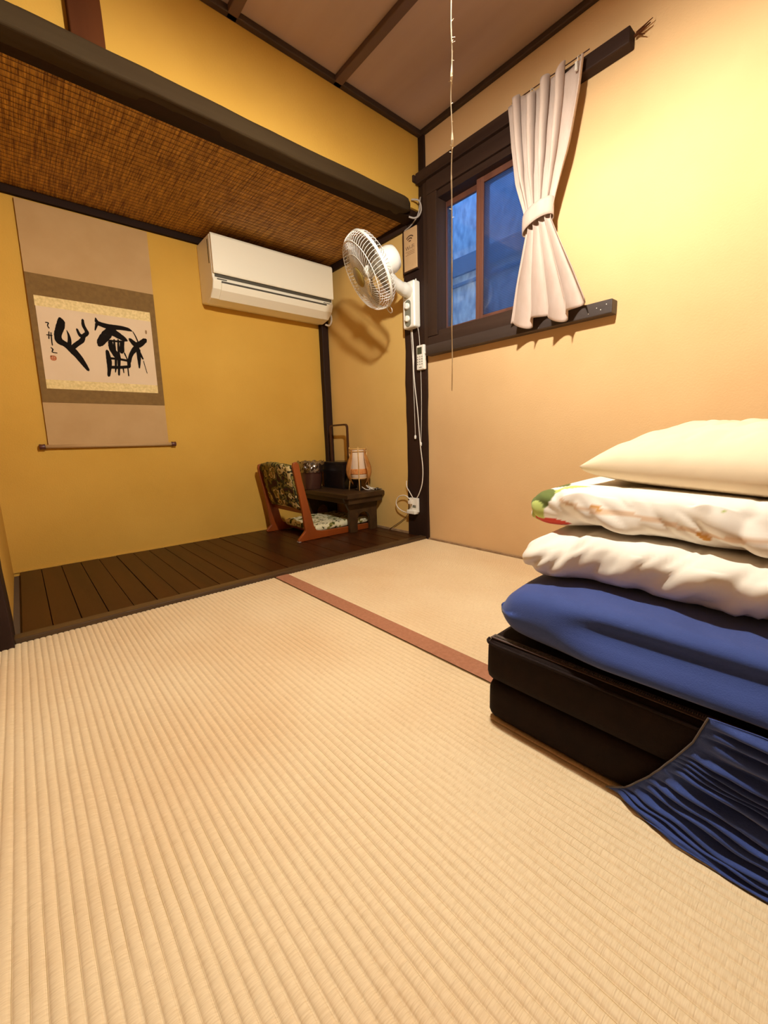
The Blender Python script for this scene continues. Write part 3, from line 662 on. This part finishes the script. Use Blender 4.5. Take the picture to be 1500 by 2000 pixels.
# ---- legless floor chair
ch = thing('floor_chair', (-.34,.68,.007), 'legless floor chair with reddish wooden side frames and floral cushions', 'chair')
Z0 = .0075
side = [(-.600,0),(-.606,.010),(-.592,.026),(-.570,.046),(-.556,.060),(-.566,.16),(-.580,.26),(-.598,.36),(-.612,.44),(-.606,.462),(-.586,.468),(-.572,.455),
        (-.556,.36),(-.534,.26),(-.512,.16),(-.496,.085),(-.480,.055),(-.440,.043),(-.30,.040),(-.075,.036),(-.066,.028),(-.066,0)]
nr = MB().prism([(x,.458,Z0+z) for x, z in side], (0,.020,0)).build('side_frame', m_chairw, ch, bevel=.004, seg=2)
def wide(p):
    return [(x-(.02 if (z > .05 and i < 12) else 0), z*.96) for i, (x, z) in enumerate(p)]
MB().prism([(x,.872,Z0+z) for x, z in wide(side)], (0,.020,0)).build('side_frame', m_chairw, ch, bevel=.004, seg=2)
box('foot_glide', (-.606,.456,Z0-.001), (-.590,.480,Z0+.004), m_greyc, nr, bevel=.001)
def soft(nm, lo, hi, r, m, parent, res=.012, disp=None, label=None, thin=None):
    """closed rounded slab, displaced by disp(p, n) -> Vector"""
    lo, hi = Vector(lo), Vector(hi); c = (lo+hi)/2; h = (hi-lo)/2; r = min(r, h.x, h.y, h.z)
    bm = bmesh.new(); N = [max(2, int(2*h[i]/res)) for i in range(3)]; cache = {}
    def vert(i, j, k):
        if (i,j,k) in cache: return cache[(i,j,k)]
        q = Vector(((2*i/N[0]-1), (2*j/N[1]-1), (2*k/N[2]-1)))
        p = Vector((q.x*h.x, q.y*h.y, q.z*h.z))
        inner = Vector((max(-h.x+r, min(h.x-r, p.x)), max(-h.y+r, min(h.y-r, p.y)), max(-h.z+r, min(h.z-r, p.z))))
        d = p-inner
        nv = d.normalized() if d.length > 1e-9 else q.normalized()
        if d.length > 1e-9: p = inner+nv*r
        w_ = c+p
        if disp: w_ = w_+disp(w_, nv, q)
        cache[(i,j,k)] = bm.verts.new(w_); return cache[(i,j,k)]
    def face(f):
        try: bm.faces.new(f)
        except ValueError: pass
    for (a, b_, c_) in ((0,1,2),(1,2,0),(2,0,1)):
        for side_ in (0, N[c_]):
            for i in range(N[a]):
                for j in range(N[b_]):
                    ix = []
                    for di, dj in ((0,0),(1,0),(1,1),(0,1)):
                        t = [0,0,0]; t[a] = i+di; t[b_] = j+dj; t[c_] = side_; ix.append(vert(*t))
                    face(ix if side_ else ix[::-1])
    me = bpy.data.meshes.new(nm); bm.normal_update(); bm.to_mesh(me); bm.free(); me.materials.append(m)
    for p in me.polygons: p.use_smooth = True
    o = bpy.data.objects.new(nm, me); COL.objects.link(o)
    if parent is not None: o.parent = parent; o.matrix_parent_inverse = Matrix.Translation(-wloc(parent))
    if label: o['label'] = label
    return o
def tuft(p, n, q): return n*(.004*noise.noise(p*28)+.003*noise.noise(p*70))
def backd(p, n, q):
    t = (p.z-.19)/.26
    return Vector((-.062*t-.035*math.sin(PI*(p.y-.478)/.395)*.6, 0, .018*math.sin(PI*(p.y-.478)/.395)-.03*q.z*0))+tuft(p, n, q)
soft('back_cushion', (-.566,.482,.185), (-.522,.868,.455), .020, m_chairback, ch, .011, backd)
def seatd(p, n, q): return tuft(p, n, q)+Vector((0,0,.006*math.cos(q.x*1.4)*math.cos(q.y*1.4)))
soft('seat_cushion', (-.478,.482,.040), (-.055,.868,.082), .020, m_chairseat, ch, .011, seatd)
box('cross_rail', (-.545,.478,.165), (-.530,.872,.190), m_chairw, ch)
box('cross_rail', (-.44,.478,.020), (-.42,.872,.040), m_chairw, ch)

# ---- low bench
be = thing('low_bench', (-.155,.67,.007), 'dark wooden low bench with arched end panels in the alcove corner', 'bench')
BT = .262
MB().prism([(-.305,.372,.232),(-.006,.372,.232),(-.006,.372,.255),(-.012,.372,BT),(-.299,.372,BT),(-.305,.372,.255)], (0,.595,0)).build('top', m_bench, be, bevel=.003)
def arch_panel(y, th):
    out = [(-.252,.007),(-.252,.150),(-.280,.205),(-.290,.232),(-.012,.232),(-.012,.215),(-.020,.205),(-.030,.150),(-.030,.007)]
    # arch opening cut from below
    ar = [(-.141+.052*math.cos(a), .075+.058*math.sin(a)) for a in [k*PI/12 for k in range(13)]]
    poly = out + [(-.089,.007)] + ar + [(-.193,.007)]
    bm = bmesh.new(); vs_ = [bm.verts.new((x, y, z)) for x, z in poly]; f = bm.faces.new(vs_)
    e = bmesh.ops.extrude_face_region(bm, geom=[f]); bmesh.ops.translate(bm, verts=[g for g in e['geom'] if isinstance(g, bmesh.types.BMVert)], vec=(0, th, 0))
    bmesh.ops.triangulate(bm, faces=[x for x in bm.faces if len(x.verts) > 4]); bmesh.ops.recalc_face_normals(bm, faces=bm.faces)
    me = bpy.data.meshes.new('end_panel'); bm.to_mesh(me); bm.free(); me.materials.append(m_bench)
    o = bpy.data.objects.new('end_panel', me); COL.objects.link(o); o.parent = be; o.matrix_parent_inverse = Matrix.Translation(-wloc(be)); return o
arch_panel(.430, .020); arch_panel(.905, .020)
box('apron', (-.280,.392,.196), (-.262,.950,.232), m_bench, be)
box('apron', (-.285,.388,.196), (-.014,.404,.232), m_bench, be)

# ---- lacquer box with tall handle
tb = thing('lacquer_box', (-.08,.75,BT), 'black lacquered box with a tall square handle on the bench', 'box')
bx0, bx1, by0, by1 = -.148, -.010, .634, .864
MB().box((bx0,by0,BT),(bx1,by1,BT+.008)).build('base', m_lacq, tb, bevel=.001)
for lo, hi in (((bx0,by0,BT+.008),(bx0+.008,by1,.430)), ((bx1-.008,by0,BT+.008),(bx1,by1,.430)), ((bx0+.008,by0,BT+.008),(bx1-.008,by0+.008,.430)), ((bx0+.008,by1-.008,BT+.008),(bx1-.008,by1,.430))):
    box('side_board', lo, hi, m_lacq, tb, bevel=.001)
box('lid', (bx0-.003,by0-.003,.430), (bx1+.003,by1+.003,.446), m_lacq, tb, bevel=.003)
hx = -.081
MB().tube(smoothpts([(hx,.650,.446),(hx,.650,.60),(hx,.650,.668)],3)+smoothpts([(hx,.652,.680),(hx,.664,.690),(hx,.70,.692),(hx,.80,.692),(hx,.836,.690),(hx,.846,.680)],4)+[(hx,.848,.668),(hx,.848,.446)], .0085, 4).build('handle', m_handle, tb, smooth=False, bevel=.002)

# ---- waste bin with plastic bag
wbn = thing('waste_bin', (-.24,.862,BT), 'small brown bin lined with a crumpled clear plastic bag on the bench', 'bin')
MB().lathe([(.0001,.003),(.062,0),(.066,.004),(.084,.170),(.087,.178),(.083,.178),(.078,.165),(.062,.008),(.0001,.007)], (-.250,.864,BT), n=32).build('body', m_bin, wbn, smooth=True)
def bag(a, t):
    an = 2*PI*a; r = interp([(0,.091),(.45,.093),(.55,.088),(1,.060)], t); z = interp([(0,.118),(.45,.190),(.55,.193),(1,.11)], t)
    r += .008*noise.noise(Vector((math.cos(an)*3, math.sin(an)*3, t*5)))+.005*noise.noise(Vector((math.cos(an)*9, math.sin(an)*9, t*9)))
    return (-.250+r*math.cos(an), .864+min(r,.095)*math.sin(an), BT+z+.014*noise.noise(Vector((math.cos(an)*4, math.sin(an)*4, 7)))*sstep(0,.3,t))
MB().grid(64, 22, bag).build('plastic_bag', m_bag, wbn, smooth=False)

# ---- rattan lantern
la = thing('rattan_lantern', (-.095,.52,BT), 'small paper lantern in a bowed rattan cage on the bench', 'lantern')
LX, LY = -.092, .528
MB().lathe([(.040,.070),(.0525,.078),(.0545,.12),(.053,.19),(.050,.262)], (LX,LY,BT), n=28).build('paper_shade', m_shade, la, smooth=True, solid=.001)
MB().lathe([(.0553,.104),(.0563,.110),(.0560,.134),(.0552,.140)], (LX,LY,BT), n=28).build('orange_band', m_shadeo, la, smooth=True)
for zz, r in ((.268,.056),(.252,.055),(.078,.052)):
    MB().tube([(LX+r*math.cos(a), LY+r*math.sin(a), BT+zz) for a in [k*PI/12 for k in range(24)]], .0028, 6, closed=True).build('hoop', m_bamboo, la, smooth=True)
for k in range(4):
    a = PI/4+k*PI/2+.15; c_, s_ = math.cos(a), math.sin(a)
    MB().tube([(LX+.068*c_, LY+.068*s_, BT),(LX+.058*c_, LY+.058*s_, BT+.075),(LX+.056*c_, LY+.056*s_, BT+.18),(LX+.056*c_, LY+.056*s_, BT+.280)], .0038, 7).build('leg', m_bamboo, la, smooth=True)
for k in range(4):
    a = k*PI/2+.15; c_, s_ = math.cos(a), math.sin(a)
    for d in (-.010, -.005, 0, .005, .010):
        pass
    def bow(u_, v_, c_=c_, s_=s_):
        r = .056+.036*math.sin(PI*v_)**.8*(1 if v_ < .9 else 1); z = BT+.045+.225*(1-v_); w_ = (u_-.5)*.044*math.sin(PI*min(max(v_,.06),.94))
        sk = v_**1.6; z = BT+.270-.230*v_; r = .056+.040*math.sin(PI*sk)
        return (LX+r*c_-w_*s_, min(LY+r*s_+w_*c_, 1), z)
    MB().grid(5, 16, bow).build('rattan_bow', m_rattan, la, smooth=True, solid=.0015)
MB().lathe([(.030,0),(.030,.010),(.014,.014),(.014,.060),(.0001,.062)], (LX,LY,BT), n=16).build('lamp_base', m_lacq, la, smooth=True)
MB().tube(smoothpts([(LX,LY-.03,BT+.02),(LX+.01,LY-.060,BT+.004),(LX+.035,LY-.085,BT+.004),(LX+.055,LY-.07,BT+.006),(LX+.045,LY-.045,BT+.020),(LX+.02,LY-.05,BT+.030),(LX+.015,LY-.075,BT+.018),(LX+.04,LY-.10,BT+.005),(LX+.06,LY-.085,BT+.010),(LX+.05,LY-.055,BT+.012),(LX+.03,LY-.07,BT+.006)],5), .0026, 6).build('coiled_cord', m_cable, la, smooth=True)
sgl = thing('cord_bundle', (-.03,.42,BT), 'tangle of dark and pale wires beside the lantern on the bench end', 'cord')
for m_, sd, nm in ((m_lacq, 1, 'dark_wire'), (m_greyc, 5, 'pale_wire')):
    pts = [(-.035+.024*noise.noise(Vector((k*.55, sd, 0)))*1.6, .415+.03*noise.noise(Vector((k*.55, sd, 7)))*1.6, BT+.004+.022*abs(noise.noise(Vector((k*.7, sd, 3))))) for k in range(16)]
    MB().tube(smoothpts(pts, 4), .0028 if sd == 1 else .0018, 5).build(nm, m_, sgl, smooth=True)

# ================================================================== BEDDING
YB = -2.02
# folded black mattress: two cushions, zip along the upper edge
mt = thing('folded_mattress', (-.56,-1.62,.0028), 'black folded mattress at the bottom of the bedding pile', 'mattress')
def md(p, n, q):
    t = n*.003*noise.noise(p*5); t.z = max(t.z, 0) if q.z < 0 else min(t.z, 0); return t
soft('lower_cushion', (-1.098,YB,.0030), (-.03,-1.19,.088), .018, m_black, mt, .016, md)
soft('upper_cushion', (-1.100,YB,.088), (-.03,-1.186,.180), .016, m_black, mt, .016, md)
MB().tube(smoothpts([(-1.101,YB+.02,.170),(-1.102,-1.8,.170),(-1.102,-1.6,.170),(-1.102,-1.4,.1705),(-1.102,-1.25,.171),(-1.101,-1.205,.171),(-1.095,-1.191,.171),(-1.083,-1.186,.171)],6), .0032, 6).build('piping', m_black, mt, smooth=True)
zp = MB()
for i in range(150):
    y = -1.20-.0030*i
    zp.box((-1.0865,y-.0009,.1790),(-1.0805,y+.0009,.1822))
zp.build('zip_teeth', m_zip, mt, kind='stuff')
MB().box((-1.092,-1.70,.1785),(-1.075,-1.195,.1803)).build('zip_tape', M('zip_tape', (.085,.05,.038), .8), mt)
# navy futon
def nd(p, n, q):
    t = Vector((0,0,0)); g = sstep(-1.30,-1.42,p.y)
    s_ = sstep(-1.0,-1.07,p.x)
    t.x += s_*(.020*g*math.exp(-((p.z-.252)/.020)**2)-.018*g*math.exp(-((p.z-.208)/.022)**2))
    t += n*(.006*noise.noise(Vector((p.x*3, p.y*4, p.z*6)))+.0035*noise.noise(Vector((p.x*8, p.y*3, p.z*30))))
    # slack at the far corner
    e = math.exp(-((p.y+1.20)/.05)**2-((p.x+1.08)/.08)**2); t.z += -.012*e*(1 if p.z > .24 else -0.6)
    if q.z > .9 or q.z < -.9: t.z = min(max(t.z, 0 if q.z < 0 else -1), 0 if q.z > 0 else 1)
    return t
nf = thing('navy_futon', (-.56,-1.62,.183), 'folded futon under a navy blue sheet, resting on the black mattress', 'futon')
soft('cover', (-1.092,YB,.184), (-.03,-1.192,.288), .050, m_navy, nf, .010, nd)
# loose fitted-sheet corner hanging down over the mattress
EL = [(0,-1.436,.004),(.15,-1.464,.022),(.35,-1.496,.064),(.6,-1.524,.112),(.8,-1.544,.150),(1.0,-1.558,.196)]
ey = [(a, y) for a, y, z in EL]; ez = [(a, z) for a, y, z in EL]
def apron(a, b_):
    y0, z0 = interp(ey, a), interp(ez, a)
    y1, z1 = lerp(-1.66, YB, a**.5), lerp(.003, .205, a**1.5)
    y, z = lerp(y0, y1, b_), lerp(z0, z1, b_**1.1)
    pl_ = math.sin(2*PI*(a*7+.9*noise.noise(Vector((a*5, 0, 2)))+.3*b_))
    amp = .017*sstep(0,.10,b_)*(1-.25*b_)
    x = -1.104-.006*sstep(0,.2,b_)*(1-a*.6)+amp*(-abs(pl_)**.8+.45)-.022*(1-a)**2*sstep(.0,.5,b_)
    x = min(x-.004+.004*noise.noise(Vector((a*12, b_*6, 5))), -1.107)
    z = max(.0035, z+.006*noise.noise(Vector((a*9, b_*7, 1)))*sstep(0,.2,b_))
    return (x, y, z)
MB().grid(200, 60, apron).build('sheet_corner', m_navy, nf, smooth=True, solid=.0015)
MB().tube([tuple(Vector(apron(i/40, 0))+Vector((-.001,0,0))) for i in range(41)], .0014, 5).build('elastic_edge', M('elastic', (.10,.08,.07), .6), nf)
# white duvet
def wd(p, n, q):
    s_ = sstep(-.80,-.93,p.x)
    t = n*(.008*noise.noise(Vector((p.x*4, p.y*6, p.z*9))))
    # slanting creases on the rolled side
    cr = math.sin(p.y*62+p.z*55+3*noise.noise(p*7)); cr2 = noise.noise(Vector((p.y*26+p.z*12, p.z*16, 3)))
    t += n*s_*(.0045*cr+.016*abs(cr2)*sstep(.28,.33,p.z)+.009*(.5-abs(noise.noise(Vector((p.y*40+p.z*30, p.z*22, 8)))))*sstep(.29,.33,p.z))*sstep(-1.95,-1.7,p.y)
    e = math.exp(-((p.y+1.235)/.07)**2); t.x += -.055*e*s_; t.z += -.016*e*s_*sstep(.31,.37,p.z)
    t.x += s_*(.020*math.sin((p.y+1.3)*9)-.025*sstep(-1.4,-1.6,p.y)*sstep(.31,.36,p.z))
    if q.z < -.9: t.z = max(t.z, -.003)
    if q.z > .8: t.z = min(t.z, .004)
    return t
wv = thing('white_duvet', (-.5,-1.6,.29), 'plain white folded duvet, second layer from the top of fabric', 'duvet')
wv['label'] = 'plain off-white folded duvet between the navy futon and the flowered quilt'
soft('cover', (-.955,YB,.296), (-.05,-1.195,.378), .040, m_sheet, wv, .0065, wd)
# floral quilt: printed cover, painted per vertex
fq = thing('floral_quilt', (-.5,-1.6,.38), 'white quilt printed with green leaves and orange sprigs, under the pillow', 'quilt')
def fd(p, n, q):
    s_ = sstep(-.76,-.90,p.x); t = n*.005*noise.noise(Vector((p.x*4, p.y*5, p.z*9)))
    a = p.y*30-p.z*34+2.2*noise.noise(Vector((p.y*6, p.z*8, 2)))
    if p.z < .42: t.z += s_*.007*(noise.noise(Vector((p.y*11, 0, 4)))+.6)*(.42-p.z)/.03
    t += n*s_*(.022*max(0, math.sin(a))**2+.015*abs(noise.noise(Vector((p.y*22-p.z*20, p.z*18, 9)))))*sstep(.385,.41,p.z)
    f = (p.z-.425)/.02
    t.x += s_*(.012*math.exp(-f*f)*0-.030*sstep(-1.35,-1.55,p.y))
    e = math.exp(-((p.y+1.20)/.06)**2); t.z += -.010*e*s_*sstep(.43,.47,p.z); t.x -= .010*e*s_
    if q.z < -.9: t.z = max(t.z, -.001)
    if q.z > .8: t.z = min(t.z, .003)
    return t
qo = soft('cover', (-.905,YB,.386), (-.05,-1.165,.468), .038, m_sheet, fq, .0042, fd)
ca = qo.data.color_attributes.new('print', 'FLOAT_COLOR', 'POINT')
G1, G2, OR, RD, WH = (.50,.58,.16), (.12,.15,.035), (.62,.30,.07), (.55,.05,.03), (.88,.82,.72)
def leaf(c, ax_, L_, W_, p):
    d = p-Vector(c); a_ = Vector(ax_).normalized(); u_ = d.dot(a_); v_ = (d-a_*u_).length
    k = u_/L_
    return abs(k) < 1 and v_ < W_*(1-k*k)
LEAVES = [((-.875,-1.225,.470),(.5,-.9,0),.062,.024,G1),((-.905,-1.18,.452),(1,0,.3),.06,.042,G2),((-.92,-1.185,.418),(.6,-.5,-.6),.045,.024,G1),((-.90,-1.185,.405),(.2,-1,-.3),.025,.015,G1),
 ((-.90,-1.22,.398),(.1,-1,-.1),.042,.016,RD),((-.80,-1.19,.465),(1,.1,0),.04,.018,G2),((-.95,-1.55,.462),(.0,-1,.1),.035,.012,G1),((-.93,-1.60,.47),(.3,-1,0),.03,.012,G2),
 ((-.93,-1.335,.442),(0,-1,-.1),.028,.010,OR),((-.94,-1.50,.405),(0,-1,-.4),.026,.012,OR),((-.95,-1.535,.395),(0,-1,.2),.022,.009,OR),((-.945,-1.44,.43),(0,-1,.3),.018,.007,OR)]
for i, v in enumerate(qo.data.vertices):
    p = v.co; c = WH
    ln = .446-.028*sstep(-1.2,-1.5,p.y)
    if p.x < -.86 and abs(p.z-ln-.004*math.sin(p.y*30)) < .0042 and p.y < -1.24: c = tuple(lerp(a, b_, .55) for a, b_ in zip(WH, OR))
    for C_, A_, L_, W_, K_ in LEAVES:
        if leaf(C_, A_, L_, W_, p): c = K_
    if c == WH and noise.noise(Vector((p.x*6, p.y*6, 4.4+p.z))) > .55: c = G1
    ca.data[i].color = (*c, 1)
mq = m_sheet.copy(); mq.name = 'quilt_print'; nt = mq.node_tree; at = nt.nodes.new('ShaderNodeAttribute'); at.attribute_name = 'print'
nt.links.new(at.outputs['Color'], nt.nodes['Principled BSDF'].inputs['Base Color']); qo.data.materials[0] = mq
# pillow
pw = thing('pillow', (-.52,-1.48,.47), 'large cream pillow on top of the bedding pile', 'pillow')
A_ = Vector((-.815,-1.235,.512)); eU = Vector((-.16,-.50,-.012)); eV = Vector((.70,.02,0))
def pil(sgn):
    def f(a, b_):
        # a along the short near side (toward the viewer), b along the long side
        k = (1-abs(2*a-1)**2.6)*(1-abs(2*b_-1)**2.6); k = max(k, 0)**.5
        inx = .05*(1-abs(2*b_-1)**2)*(2*a-1)*-1; iny = .03*(1-abs(2*a-1)**2)*(2*b_-1)*-1
        p = A_+eU*(a+inx)+eV*(b_+iny)
        wr = .010*noise.noise(Vector((p.x*5, p.y*6, 1)))+.013*abs(noise.noise(Vector((p.x*9+p.y*11, p.y*13-p.x*7, 3))))+.006*abs(noise.noise(Vector((p.x*22+p.y*14, p.y*30, 5))))
        z = p.z+(k*(.092+wr) if sgn > 0 else -.046*k**.55)
        z = max(z, .4745)
        return (p.x, p.y, z)
    return f
pm = MB().grid(90, 90, pil(1)).grid(90, 90, pil(-1))
pm.build('pillowcase', m_pill, pw, smooth=True)
